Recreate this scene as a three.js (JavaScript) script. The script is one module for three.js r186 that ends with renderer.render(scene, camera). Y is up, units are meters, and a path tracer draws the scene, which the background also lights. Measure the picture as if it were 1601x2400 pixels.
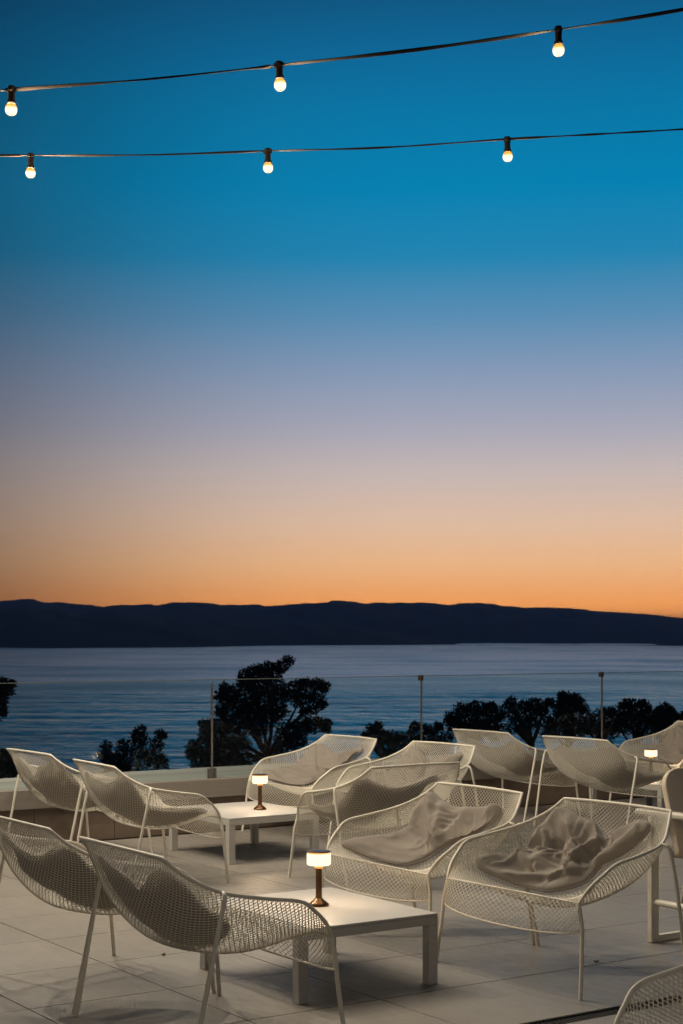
import * as THREE from 'three';
import { mergeGeometries } from 'three/addons/utils/BufferGeometryUtils.js';
import { RoundedBoxGeometry } from 'three/addons/geometries/RoundedBoxGeometry.js';
import { createNoise2D, createNoise3D } from 'simplex-noise';

// ------------------------------------------------------------------ camera, sky, exposure
const scene = new THREE.Scene();
const EYE = 1.427, FOCAL = 3660.84, HORIZON = 1493.5;          // lens of the 1601 x 2400 photograph, shifted upwards
const camera = new THREE.PerspectiveCamera(2 * Math.atan(1200 / FOCAL) * 180 / Math.PI, 1601 / 2400, 0.1, 30000);
camera.setViewOffset(1601, 2400, 0, Math.round(1200 - HORIZON), 1601, 2400);
camera.position.set(0, EYE, 0);
camera.lookAt(0, EYE, -10);
camera.focus = 7.4; camera.userData.fStop = 9;
const renderer = new THREE.WebGLRenderer({ antialias: true });
renderer.toneMapping = THREE.LinearToneMapping;
renderer.toneMappingExposure = 1;
renderer.shadowMap.enabled = true;

const HAZE = 1.9e-4;
const lin = (r, g, b) => [r, g, b].map((c) => { c /= 255; return c <= 0.04045 ? c / 12.92 : ((c + 0.055) / 1.055) ** 2.4; });
const mixc = (a, b, t) => a.map((x, i) => x + (b[i] - x) * t);
const smooth = (a, b, x) => { const t = Math.min(1, Math.max(0, (x - a) / (b - a))); return t * t * (3 - 2 * t); };
{
  // Clear dusk sky: the colour runs with height, warmer and lighter towards the place where the sun went down (to the right), dusky blue opposite.
  const W = 1024, H = 512, data = new Float32Array(W * H * 4);
  const ramp = (stops) => (e) => { let k = 1; while (k < stops.length - 1 && stops[k][0] < e) k++; const [e0, a] = stops[k - 1], [e1, b] = stops[k]; return mixc(a, b, smoothLin((e - e0) / (e1 - e0))); };
  const smoothLin = (t) => Math.min(1, Math.max(0, t));
  const west = ramp([[-2, lin(255, 150, 60)], [0, lin(255, 158, 72)], [1.3, lin(255, 168, 90)], [2.6, lin(250, 192, 138)], [4.2, lin(236, 200, 172)], [6, lin(210, 194, 190)], [7.6, lin(178, 178, 194)], [9.5, lin(144, 164, 194)],
    [11.5, lin(96, 150, 190)], [13.6, lin(36, 140, 188)], [16, lin(1, 137, 188)], [18.5, lin(6, 126, 176)], [20.5, lin(12, 110, 160)], [22.5, lin(16, 90, 135)], [32, lin(18, 52, 82)], [60, lin(14, 34, 52)], [90, lin(12, 26, 42)]]);
  const east = ramp([[-2, lin(34, 44, 66)], [0, lin(36, 48, 72)], [5, lin(56, 58, 84)], [10, lin(48, 62, 94)], [20, lin(26, 48, 76)], [40, lin(18, 38, 60)], [90, lin(13, 28, 46)]]);
  const sunset = 40 * Math.PI / 180;                             // to the right of the view
  for (let r = 0; r < H; r++) {
    const el = (r + 0.5) / H * 180 - 90;
    for (let c = 0; c < W; c++) {
      const az = ((c + 0.5) / W - 0.5) * 2 * Math.PI + Math.PI / 2;   // 0 = straight ahead, + to the right
      const d = Math.cos(az - sunset), t = smooth(0.1, 0.74, d);
      let col = mixc(east(el), west(el), t);
      const veil = Math.exp(0.8 * HAZE * Math.min(10500, 175 / Math.tan(Math.max(0.3, el) * Math.PI / 180)));   // the sky stands beyond the sea's haze
      const k = (0.25 + 0.63 * smooth(0.48, 0.81, d)) * (0.35 + 0.65 * smooth(55, 22, el)) * (1 + (veil - 1) * smooth(0.45, 0.75, d));
      const o = (r * W + c) * 4;
      const low = smooth(-0.25, -0.6, el);                        // below the skyline: dusky land and water
      data[o] = col[0] * k * (1 - low) + 0.012 * low; data[o + 1] = col[1] * k * (1 - low) + 0.018 * low; data[o + 2] = col[2] * k * (1 - low) + 0.028 * low; data[o + 3] = 1;
    }
  }
  const sky = new THREE.DataTexture(data, W, H, THREE.RGBAFormat, THREE.FloatType);
  sky.mapping = THREE.EquirectangularReflectionMapping; sky.magFilter = THREE.LinearFilter; sky.minFilter = THREE.LinearFilter; sky.wrapS = THREE.RepeatWrapping; sky.needsUpdate = true;
  scene.background = sky; scene.environment = sky;
}
// the last of the afterglow, from behind the island
const sun = new THREE.DirectionalLight(new THREE.Color(1, 0.62, 0.38), 0.03);
sun.position.set(85, 4, -53); sun.target.position.set(0, 0, 0); sun.shadow.radius = 30; sun.castShadow = true;
Object.assign(sun.shadow.camera, { left: -20, right: 20, top: 20, bottom: -20, near: 1, far: 250 });
scene.add(sun, sun.target);
const LAMP = new THREE.Color(1, 0.86, 0.665);
const BULB_CD = 14.5;

// ------------------------------------------------------------------ helpers
function random(seed) { let s = seed | 0; return () => { s = (s + 0x6d2b79f5) | 0; let t = Math.imul(s ^ (s >>> 15), 1 | s); t = (t + Math.imul(t ^ (t >>> 7), 61 | t)) ^ t; return ((t ^ (t >>> 14)) >>> 0) / 4294967296; }; }
const used = new Map();
function numbered(name) { const n = used.get(name) ?? 0; used.set(name, n + 1); return n ? name + '_' + String(n).padStart(3, '0') : name; }
const V = (x, y, z) => new THREE.Vector3(x, y, z);
function shadows(o) { o.traverse((m) => { if (m.isMesh) { m.castShadow = true; m.receiveShadow = true; } }); return o; }
function tag(o, label, category, group) { o.userData = { ...o.userData, label, category }; if (group) o.userData.group = group; return o; }
function base(name, [x, y, z] = [0, 0, 0], turn = 0) { const o = new THREE.Group(); o.name = numbered(name); o.position.set(x, y, z); o.rotation.y = turn; scene.add(o); return o; }
function part(name, geometry, material, parent) { const m = new THREE.Mesh(geometry, material); m.name = name; m.castShadow = m.receiveShadow = true; parent.add(m); return m; }
function top(name, geometry, material) { const m = new THREE.Mesh(geometry, material); m.name = numbered(name); m.castShadow = m.receiveShadow = true; scene.add(m); return m; }
function structure(name, geometry, material) { const m = top(name, geometry, material); m.userData.kind = 'structure'; return m; }
// the terrace grid runs askew to the view: u to the right and away, v away and to the left
const GA = 34.2 * Math.PI / 180, U = V(Math.cos(GA), 0, -Math.sin(GA)), N = V(-Math.sin(GA), 0, -Math.cos(GA));
const uv = (u, v, y = 0) => V(U.x * u + N.x * v, y, U.z * u + N.z * v);
// a point of the place seen in that direction, at that distance in front of the camera
const at = (px, py, d) => V((px - 800) / FOCAL * d, EYE - (py - HORIZON) / FOCAL * d, -d);
function geo(pos, nor, idx, tex) {
  const g = new THREE.BufferGeometry();
  g.setAttribute('position', new THREE.Float32BufferAttribute(pos, 3));
  if (nor) g.setAttribute('normal', new THREE.Float32BufferAttribute(nor, 3));
  g.setAttribute('uv', new THREE.Float32BufferAttribute(tex ?? new Float32Array(pos.length / 3 * 2), 2));
  g.setIndex(idx); if (!nor) g.computeVertexNormals();
  return g;
}
class Tubes {                                                     // swept round rods gathered into one geometry
  constructor() { this.p = []; this.n = []; this.i = []; }
  add(pts, r, sides = 8, cap = true) {
    const m = pts.length, R = typeof r === 'function' ? r : () => r;
    let side = V(0, 0, 0), t = V(0, 0, 0), b = V(0, 0, 0), at0 = this.p.length / 3;
    for (let k = 0; k < m; k++) {
      t.subVectors(pts[Math.min(k + 1, m - 1)], pts[Math.max(k - 1, 0)]).normalize();
      if (!k) { side.set(Math.abs(t.y) < 0.9 ? 0 : 1, Math.abs(t.y) < 0.9 ? 1 : 0, 0).cross(t).normalize(); } else side.addScaledVector(t, -side.dot(t)).normalize();
      b.crossVectors(t, side);
      const rr = R(k / (m - 1));
      for (let s = 0; s < sides; s++) {
        const a = s / sides * 2 * Math.PI, x = Math.cos(a), y = Math.sin(a), nx = side.x * x + b.x * y, ny = side.y * x + b.y * y, nz = side.z * x + b.z * y;
        this.p.push(pts[k].x + nx * rr, pts[k].y + ny * rr, pts[k].z + nz * rr); this.n.push(nx, ny, nz);
      }
      if (k) for (let s = 0; s < sides; s++) { const a = at0 + (k - 1) * sides + s, c = at0 + (k - 1) * sides + (s + 1) % sides; this.i.push(a, c, a + sides, c, c + sides, a + sides); }
    }
    if (cap) for (const [k, dir] of [[0, -1], [m - 1, 1]]) {
      const o = at0 + k * sides, c = this.p.length / 3; t.subVectors(pts[Math.min(k + 1, m - 1)], pts[Math.max(k - 1, 0)]).normalize().multiplyScalar(dir);
      this.p.push(pts[k].x, pts[k].y, pts[k].z); this.n.push(t.x, t.y, t.z);
      for (let s = 0; s < sides; s++) { const e = this.p.length / 3; this.p.push(...this.p.slice((o + s) * 3, (o + s) * 3 + 3)); this.n.push(t.x, t.y, t.z); }
      for (let s = 0; s < sides; s++) { const a = c + 1 + s, d = c + 1 + (s + 1) % sides; dir > 0 ? this.i.push(c, a, d) : this.i.push(c, d, a); }
    }
    return this;
  }
  build() { return geo(this.p, this.n, this.i); }
}
const curve = (pts, n, tension = 0.5) => new THREE.CatmullRomCurve3(pts, false, 'catmullrom', tension).getPoints(n);
function rounded(pts, r, seg = 5) {                               // a polyline with its corners rounded
  const out = [pts[0].clone()];
  for (let k = 1; k < pts.length - 1; k++) {
    const p = pts[k], a = V(0, 0, 0).subVectors(pts[k - 1], p), b = V(0, 0, 0).subVectors(pts[k + 1], p), ra = Math.min(r, a.length() * 0.45), rb = Math.min(r, b.length() * 0.45);
    const A = p.clone().addScaledVector(a.normalize(), ra), B = p.clone().addScaledVector(b.normalize(), rb);
    for (let i = 0; i <= seg; i++) { const t = i / seg; out.push(A.clone().multiplyScalar((1 - t) ** 2).addScaledVector(p, 2 * t * (1 - t)).addScaledVector(B, t * t)); }
  }
  out.push(pts[pts.length - 1].clone());
  return out;
}
function box(w, h, d, x = 0, y = 0, z = 0, r = 0.004) { const g = r ? new RoundedBoxGeometry(w, h, d, 2, r) : new THREE.BoxGeometry(w, h, d); g.translate(x, y, z); return g.index ? g.toNonIndexed() : g; }
const noise2 = createNoise2D(random(11)), noise3 = createNoise3D(random(12));
// tileable fractal noise in 0..1
function noiseField(size, octaves, base0, seed, sx = 1, sy = 1) {
  const n3 = createNoise3D(random(seed)), n3b = createNoise3D(random(seed + 1)), a = new Float32Array(size * size);
  let lo = 1e9, hi = -1e9;
  for (let y = 0; y < size; y++) for (let x = 0; x < size; x++) {
    const u = x / size * 2 * Math.PI, v = y / size * 2 * Math.PI; let s = 0, amp = 1;
    for (let o = 0, f = base0 / 6.28; o < octaves; o++, f *= 2, amp *= 0.55) s += amp * (n3(Math.cos(u) * f * sx + o * 7, Math.sin(u) * f * sx, Math.cos(v) * f * sy) + n3b(Math.sin(v) * f * sy + o * 5, Math.cos(u) * f * sx, Math.sin(u) * f * sx + 9));
    a[y * size + x] = s; lo = Math.min(lo, s); hi = Math.max(hi, s);
  }
  return a.map((s) => (s - lo) / (hi - lo));
}
function texture(size, f, srgb, repeat = [1, 1]) {
  const d = new Uint8Array(size * size * 4);
  for (let i = 0; i < size * size; i++) { const c = f(i); for (let k = 0; k < 3; k++) d[i * 4 + k] = Math.max(0, Math.min(255, (Array.isArray(c) ? c[k] : c) * 255)); d[i * 4 + 3] = 255; }
  const t = new THREE.DataTexture(d, size, size); t.wrapS = t.wrapT = THREE.RepeatWrapping; t.magFilter = THREE.LinearFilter; t.minFilter = THREE.LinearMipmapLinearFilter; t.repeat.set(...repeat);
  if (srgb) t.colorSpace = THREE.SRGBColorSpace; t.needsUpdate = true; return t;
}
const rgb = (r, g, b) => new THREE.Color().setRGB(r, g, b);
const std = (o) => new THREE.MeshStandardMaterial(o);

// ------------------------------------------------------------------ materials
const fine = noiseField(512, 6, 6, 21), soft = noiseField(256, 4, 3, 31), grainy = noiseField(512, 3, 90, 41);
const M = {};
M.paint = std({ color: rgb(0.62, 0.585, 0.5), roughness: 0.5, bumpMap: texture(256, (i) => soft[i], false, [6, 6]), bumpScale: 0.0006 });
M.wire = std({ color: rgb(0.6, 0.56, 0.475), roughness: 0.55 });
M.table = std({ color: rgb(0.43, 0.415, 0.385), roughness: 0.42, bumpMap: texture(512, (i) => fine[i], false, [3, 3]), bumpScale: 0.0004 });
M.grout = std({ color: rgb(0.05, 0.045, 0.04), roughness: 0.9 });
{
  const tone = texture(512, (i) => { const k = 0.92 + 0.09 * fine[i] + 0.06 * (grainy[i] - 0.5); return [k * 0.86, k * 0.86, k * 0.86]; }, true);
  const rough = texture(512, (i) => 0.62 + 0.3 * fine[(i * 7 + 1311) % (512 * 512)], false);
  M.tiles = [[0.44, 0.40, 0.345], [0.455, 0.412, 0.357], [0.432, 0.392, 0.338], [0.447, 0.408, 0.352]].map(([r, g, b]) => std({ color: rgb(r * 0.71, g * 0.715, b * 0.725), map: tone, roughness: 0.62, roughnessMap: rough, bumpMap: tone, bumpScale: 0.0006 }));
  M.panels = [[0.2, 0.15, 0.112], [0.215, 0.16, 0.12], [0.19, 0.145, 0.108]].map(([r, g, b]) => std({ color: rgb(r * 1.0, g, b), map: tone, roughness: 0.6 }));
  M.coping = std({ color: rgb(0.29, 0.26, 0.225), map: tone, roughness: 0.8 });
  M.ledge = std({ color: rgb(0.4, 0.38, 0.36), map: texture(512, (i) => { const k = 0.7 + 0.3 * fine[i]; return [k, k, k]; }, true, [0.5, 0.5]), roughness: 0.85 });
}
M.fabric = std({ color: rgb(0.245, 0.218, 0.19), roughness: 0.92, bumpMap: texture(512, (i) => 0.5 + 0.25 * (Math.sin(i % 512 * 0.785) + Math.sin(Math.floor(i / 512) * 0.785)), false, [5, 5]), bumpScale: 0.0005 });
M.steel = std({ color: rgb(0.2, 0.19, 0.18), roughness: 0.3, metalness: 0.9 });
M.brass = std({ color: rgb(0.07, 0.045, 0.025), roughness: 0.5, metalness: 0.6 });
M.bronze = std({ color: rgb(0.13, 0.07, 0.032), roughness: 0.28, metalness: 0.9 });
M.shade = std({ color: rgb(0.02, 0.015, 0.01), roughness: 0.5, emissive: rgb(1, 1, 1), emissiveMap: texture(64, (i) => { const v = Math.floor(i / 64) / 63, k = smooth(0.16, 0.42, v) * smooth(0.95, 0.72, v); return [1, 0.62 + 0.36 * k, 0.22 + 0.62 * k]; }, true), emissiveIntensity: 1.25 });
M.bulb = std({ color: rgb(0, 0, 0), roughness: 0.4, emissive: rgb(1, 1, 1), emissiveMap: texture(64, (i) => { const v = Math.floor(i / 64) / 63, k = smooth(0.22, 0.5, v) * smooth(0.99, 0.86, v); return [1, 0.66 + 0.32 * k, 0.2 + 0.66 * k]; }, true), emissiveIntensity: 1.25 });
M.rubber = new THREE.MeshPhysicalMaterial({ color: rgb(0.006, 0.0034, 0.0013), roughness: 1, specularIntensity: 0.2 });
M.edgeGlint = std({ color: rgb(0.07, 0.085, 0.08), roughness: 0.3 });  // highlight on the polished glass edge, painted as a grey-green strip
M.darksteel = std({ color: rgb(0.012, 0.011, 0.01), roughness: 0.8 });
M.glass = new THREE.MeshPhysicalMaterial({ color: rgb(0.9, 0.95, 0.93), roughness: 0.02, transmission: 1, thickness: 0, specularIntensity: 0.4, ior: 1.32 });
M.rock = std({ color: rgb(0.09, 0.075, 0.055), roughness: 1 });
M.bark = std({ color: rgb(0.05, 0.038, 0.028), roughness: 1 });
M.leaf = [[0.04, 0.042, 0.022], [0.05, 0.044, 0.026], [0.034, 0.038, 0.022]].map(([r, g, b]) => std({ color: rgb(r, g, b), roughness: 0.9, side: THREE.DoubleSide }));

// ------------------------------------------------------------------ the sea, the slope and the island
const SEA = -18.6;
{
  const S = 1024, a = noiseField(S, 6, 5, 51, 1, 2.6), b = noiseField(S, 5, 7, 61, 1.3, 1);
  const rough = texture(S, (i) => 0.12 + 0.12 * smooth(0.25, 0.8, a[i]), false);
  rough.repeat.set(1 / 1300, 1 / 1300);
  // wind waves rolling ashore: their long backs lean towards the land
  const bits = new Uint8Array(S * S * 4);
  for (let i = 0; i < S * S; i++) {
    const x = i % S, y = (i - x) / S, h = (u, v) => b[((v + S) % S) * S + (u + S) % S];
    const nx = (h(x - 1, y) - h(x + 1, y)) * 2.6, ny = -0.078 + (h(x, y - 1) - h(x, y + 1)) * 3.2, l = Math.hypot(nx, ny, 1);
    bits.set([127.5 + 127.5 * nx / l, 127.5 + 127.5 * ny / l, 127.5 + 127.5 / l, 255], i * 4);
  }
  const waves = new THREE.DataTexture(bits, S, S); waves.wrapS = waves.wrapT = THREE.RepeatWrapping; waves.magFilter = THREE.LinearFilter; waves.repeat.set(1 / 90, 1 / 60); waves.needsUpdate = true;
  const water = new THREE.MeshPhysicalMaterial({ color: rgb(0.012, 0.15, 0.28), ior: 2.33, roughness: 1, roughnessMap: rough, normalMap: waves });
  // and a low swell: rows grow with the distance
  const p = [], tx = [], idx = [], rows = [-400, 60, 120]; for (let d = 170; d < 11000; d *= 1.011) rows.push(d);
  const cols = 110, sw = createNoise2D(random(63));
  rows.forEach((d, r) => { for (let c = 0; c <= cols; c++) {
    const x = (c / cols - 0.5) * Math.max(260, d * 1.5), L = Math.max(26, d * 0.045), A = L * 0.011 * smooth(60, 200, d);
    p.push(x, SEA + A * (sw(x / (L * 5), d / L) + 0.5 * sw(x / (L * 2.2) + 40, d / L * 2.3)), -d); tx.push(x, d);
    if (r && c < cols) { const k = (r - 1) * (cols + 1) + c; idx.push(k, k + 1, k + cols + 1, k + 1, k + cols + 2, k + cols + 1); }
  } });
  const g = geo(p, null, idx, tx);
  structure('sea', g, water);
}
{
  // the hillside under the hotel, falling to the shore
  const p = [], idx = [], tx = [], nu = 60, nv = 60;
  for (let j = 0; j <= nv; j++) for (let i = 0; i <= nu; i++) {
    const v = -70 + 230 * (j / nv), u = -170 + 360 * (i / nu), q = uv(u, v);
    const y = -3.6 - Math.max(0, v - 10.5) * 0.13 + noise2(u * 0.04, v * 0.05) * 0.9 - smooth(110, 160, v) * 6;
    p.push(q.x, y, q.z); tx.push(u, v);
    if (i < nu && j < nv) { const k = j * (nu + 1) + i; idx.push(k, k + 1, k + nu + 1, k + 1, k + nu + 2, k + nu + 1); }
  }
  structure('hillside_ground', geo(p, null, idx, tx), M.rock);
}
function ridge(name, profile, shore, depth, col, seed) {
  // an island seen from the sea: profile [x, y] of its skyline in the photograph, shore distance by direction
  const p = [], idx = [], tx = [], nx = 420, ny = 26, n2 = createNoise2D(random(seed));
  const line = (x) => { let k = 1; while (k < profile.length - 1 && profile[k][0] < x) k++; const [x0, y0] = profile[k - 1], [x1, y1] = profile[k], t = Math.min(1, Math.max(0, (x - x0) / (x1 - x0))), s = t * t * (3 - 2 * t); return y0 + (y1 - y0) * (0.4 * t + 0.6 * s); };
  for (let i = 0; i <= nx; i++) {
    const px = -900 + 3400 * i / nx, ds = shore(px), dr = ds + depth;
    const crest = EYE - (line(px) + 0.5 * n2(px * 0.012, 3) + 0.25 * n2(px * 0.06, 5) - HORIZON) / FOCAL * dr - SEA;
    for (let j = 0; j <= ny; j++) {
      const t = j / ny, d = ds + depth * 1.5 * t, up = t < 2 / 3 ? Math.sin(t * 1.5 * Math.PI / 2) ** 0.85 : 1 - 0.5 * smooth(2 / 3, 1, t);
      const rough = (n2(px * 0.006 + 40, d * 0.0025) * 0.13 + n2(px * 0.02, d * 0.008) * 0.03) * smooth(0, 0.25, t) * smooth(0.667, 0.45, t);
      p.push((px - 800) / FOCAL * d, SEA - 1 + Math.max(0, crest * (up + Math.min(0, rough - 0.05)) + 1), -d); tx.push(px * 0.01, d * 0.01);
      if (i < nx && j < ny) { const k = i * (ny + 1) + j; idx.push(k, k + ny + 1, k + 1, k + 1, k + ny + 1, k + ny + 2); }
    }
  }
  const g = geo(p, null, idx, tx);
  const m = std({ color: col, roughness: 1, map: texture(256, (i) => { const k = 0.55 + 0.45 * soft[i]; return [k, k, k]; }, true, [0.4, 0.4]), side: THREE.DoubleSide });
  return structure(name, g, m);
}
ridge('island_hills', [[-900, 1440], [-300, 1400], [0, 1409], [77, 1407], [120, 1413], [204, 1420], [290, 1420], [408, 1414], [500, 1417], [556, 1420], [634, 1419], [690, 1417], [730, 1414], [786, 1410], [860, 1411], [920, 1412], [1050, 1417], [1090, 1416], [1133, 1415], [1190, 1421], [1230, 1424], [1340, 1427], [1430, 1432], [1510, 1440], [1601, 1449], [1800, 1462], [2500, 1480]],
  (px) => 3700 + 1100 * smooth(300, 1500, px), 2600, rgb(0.065, 0.095, 0.13), 71);  // bluish base colour carries part of the distance haze
ridge('island_foothills', [[-900, 1450], [-200, 1425], [0, 1424], [90, 1424], [200, 1436], [330, 1440], [450, 1455], [600, 1462], [760, 1460], [900, 1476], [1060, 1503], [1090, 1516], [1300, 1522], [2500, 1530]],
  (px) => 2850 + 900 * smooth(0, 1100, px), 1100, rgb(0.04, 0.044, 0.038), 81);

{
  const g = new THREE.SphereGeometry(2.2, 10, 8), d = 6150, q = at(682, 1423, d); const m = top('ridge_light', g, std({ color: rgb(0.8, 0.8, 0.8), emissive: rgb(1, 0.95, 0.85), emissiveIntensity: 1.6 })); m.position.copy(q);
  tag(m, 'tiny white light on the ridge of the island, left of the middle', 'light');
}

// ------------------------------------------------------------------ trees below the terrace
function crown(blobs, d, seed, spread, leafSize) {
  const rnd = random(seed), p = [], nrm = [], idx = [], c = V(0, 0, 0);
  for (const [x, y, r] of blobs) {
    const R = r / FOCAL * d, o = at(x, y, d + (rnd() - 0.5) * spread), n = Math.round(70 + R * R * 3300);
    for (let k = 0; k < n; k++) {
      // mostly the outer part of the clump
      const a = rnd() * 2 * Math.PI, z = rnd() * 2 - 1, q = Math.sqrt(1 - z * z), rad = R * (0.3 + 0.85 * Math.pow(rnd(), 0.6)) * (1 + 0.22 * noise3(o.x * 3 + q * Math.cos(a) * 1.5, o.y * 3 + z * 1.5, k % 3));
      c.set(o.x + rad * q * Math.cos(a) * 1.05, o.y + rad * z * 0.9, o.z + rad * q * Math.sin(a));
      const dir = V(q * Math.cos(a) + (rnd() - 0.5), z + 0.5 + (rnd() - 0.5), q * Math.sin(a) + (rnd() - 0.5)).normalize();
      for (let f = 0; f < 3; f++) {                               // a tuft: three narrow leaves fanning out
        const e = V(rnd() - 0.5, rnd() - 0.5, rnd() - 0.5).normalize(), L = 0.78 * leafSize * (0.5 + 1.0 * rnd()), tip = dir.clone().addScaledVector(e, 0.9).normalize().multiplyScalar(L), w = e.cross(tip).normalize().multiplyScalar(L * 0.26);
        const b = p.length / 3, nn = tip.clone().cross(w).normalize();
        p.push(c.x, c.y, c.z, c.x + tip.x * 0.5 + w.x, c.y + tip.y * 0.5 + w.y, c.z + tip.z * 0.5 + w.z, c.x + tip.x, c.y + tip.y, c.z + tip.z, c.x + tip.x * 0.5 - w.x, c.y + tip.y * 0.5 - w.y, c.z + tip.z * 0.5 - w.z);
        for (let m = 0; m < 4; m++) nrm.push(nn.x, nn.y, nn.z);
        idx.push(b, b + 1, b + 2, b, b + 2, b + 3);
      }
    }
  }
  return geo(p, nrm, idx);
}
function tree(name, label, category, d, blobs, foot, opt = {}) {
  const { seed = 1, spread = 1.6, leaf = 0.1, trunk = 0.14, limbs = 7, kind = 0, group } = opt, rnd = random(seed * 77);
  const f = at(foot[0], foot[1], d), ground = -3.6 - Math.max(0, d * 0.83 + 0.56 * f.x - 10.5) * 0.13;
  const root = base(name, [f.x, ground - 0.2, f.z]);
  tag(root, label, category, group);
  const local = (g) => g.translate(-f.x, -(ground - 0.2), -f.z);
  part('crown', local(crown(blobs, d, seed, spread, leaf)), M.leaf[kind], root);
  const t = new Tubes(), fork = at(foot[0], foot[1], d);
  t.add(curve([V(f.x, ground - 0.2, f.z), V(f.x + 0.1, (ground + fork.y) / 2, f.z), fork], 10), (k) => trunk * (1.25 - 0.5 * k), 7);
  part('trunk', local(t.build()), M.bark, root);
  const big = blobs.slice().sort((a, b) => b[2] - a[2]).slice(0, limbs * 2);
  for (let k = 0; k < Math.min(limbs, big.length); k++) {
    const b = big[Math.floor(k * big.length / limbs)], e = at(b[0], b[1], d + (rnd() - 0.5) * spread * 0.6), mid = fork.clone().lerp(e, 0.5).add(V((rnd() - 0.5) * 0.25, -0.12 * rnd() - 0.05, (rnd() - 0.5) * 0.3));
    part('limb', local(new Tubes().add(curve([fork.clone().add(V(0, -0.2, 0)), mid, e], 10), (q) => trunk * (0.5 - 0.38 * q), 6).build()), M.bark, root);
  }
  return root;
}
const zoomed = (x0, y0, s) => (l) => l.map(([x, y, r]) => [x0 + x / s, y0 + y / s, r / s]);
const zP = zoomed(400, 1520, 3.92), zL = zoomed(0, 1560, 3.015), zR = zoomed(840, 1560, 2.06);
const shore = 'trees below the terrace';
tree('pine_tree', 'big dark pine with a ragged leaning top, behind the left glass post', 'tree', 52,
  zP([[1085, 115, 45], [1020, 165, 55], [900, 185, 65], [820, 210, 60], [755, 230, 60], [680, 265, 60], [960, 210, 60], [800, 330, 105], [930, 330, 95], [680, 330, 60], [500, 365, 45], [470, 440, 60], [545, 450, 80], [680, 450, 150], [850, 480, 130], [1000, 440, 90], [1120, 390, 80], [1200, 330, 55], [1255, 330, 55], [1350, 330, 50], [1410, 355, 48], [1330, 440, 80], [1190, 470, 90], [1385, 520, 40], [1300, 570, 45], [1220, 590, 35],
    [470, 570, 60], [600, 620, 150], [750, 650, 140], [890, 620, 100], [1000, 580, 70], [310, 710, 50], [330, 800, 70], [420, 740, 100], [550, 800, 130], [215, 900, 60], [330, 930, 100], [480, 950, 130], [650, 900, 90], [190, 970, 45], [250, 1030, 80], [400, 1060, 110], [560, 1050, 100], [700, 1030, 60], [1090, 760, 100], [1200, 720, 90], [1300, 710, 80], [1345, 680, 45], [1430, 690, 40], [1425, 740, 40], [1050, 860, 100], [1150, 850, 90], [970, 940, 60], [800, 760, 70]]),
  [625, 1762], { seed: 3, trunk: 0.19, limbs: 12, leaf: 0.1, spread: 2.4 });
tree('pine_tree', 'small dark pine with two rounded heads standing alone left of the big pine', 'tree', 46,
  zL([[750, 575, 36], [735, 640, 40], [780, 670, 55], [868, 560, 36], [860, 620, 50], [990, 458, 34], [965, 500, 40], [990, 530, 50], [960, 600, 70], [1000, 690, 80], [860, 700, 70], [1130, 488, 30], [1150, 500, 24], [1105, 560, 42], [1090, 640, 65], [1130, 690, 55], [780, 730, 50]]),
  [313, 1808], { seed: 5, leaf: 0.085, kind: 1 });
tree('pine_tree', 'dark pine branch end entering at the left edge, above the glass rim', 'tree', 44,
  zL([[0, 120, 38], [40, 130, 36], [82, 132, 24], [15, 180, 46], [62, 190, 30], [15, 245, 34], [4, 300, 34], [18, 335, 26], [-60, 150, 80], [-80, 260, 90], [-70, 360, 70]]),
  [-40, 1700], { seed: 7, leaf: 0.085 });
tree('dark_bush', 'dark bush at the left edge behind the leftmost chair back', 'bush', 40,
  zL([[10, 640, 46], [60, 655, 50], [0, 700, 80], [105, 710, 50], [60, 760, 70], [-60, 690, 90], [130, 770, 50], [-20, 780, 80]]),
  [5, 1822], { seed: 9, leaf: 0.085, limbs: 4, kind: 1 });
tree('dark_bush', 'low feathery dark shrub just left of the middle glass post', 'bush', 48,
  zR([[96, 288, 15], [90, 305, 20], [66, 310, 24], [50, 335, 24], [110, 340, 34], [150, 350, 34], [200, 350, 26], [130, 395, 50], [60, 385, 34], [190, 390, 44], [30, 345, 14]]),
  [905, 1772], { seed: 11, leaf: 0.085, limbs: 6, kind: 2 });
tree('dark_bush', 'low dark shrub with spreading sprigs around the foot of the middle post', 'bush', 49,
  zR([[274, 288, 18], [264, 318, 24], [320, 308, 22], [350, 318, 24], [385, 294, 17], [395, 305, 14], [330, 350, 46], [250, 365, 40], [420, 355, 34], [290, 395, 50], [390, 395, 46]]),
  [990, 1775], { seed: 13, leaf: 0.085, limbs: 6 });
tree('coastal_tree', 'dense dark tree with a rounded crown, just right of the middle post', 'tree', 55,
  zR([[500, 215, 34], [555, 197, 24], [600, 212, 32], [640, 198, 24], [668, 230, 34], [692, 245, 18], [455, 255, 34], [520, 270, 58], [600, 265, 58], [436, 272, 20], [560, 310, 55], [645, 290, 46], [480, 310, 40], [660, 330, 40]]),
  [1115, 1735], { seed: 15, leaf: 0.1 });
tree('coastal_tree', 'open dark tree with bare twigs showing in its lower crown, between two denser trees', 'tree', 57,
  zR([[738, 172, 20], [720, 195, 18], [758, 205, 24], [742, 240, 26], [800, 195, 28], [850, 185, 28], [885, 195, 30], [922, 182, 22], [826, 235, 38], [885, 232, 30], [776, 262, 34], [838, 280, 30], [788, 310, 28], [738, 300, 26], [810, 345, 22]]),
  [1245, 1735], { seed: 17, leaf: 0.095, limbs: 13, trunk: 0.16, kind: 2 });
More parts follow.
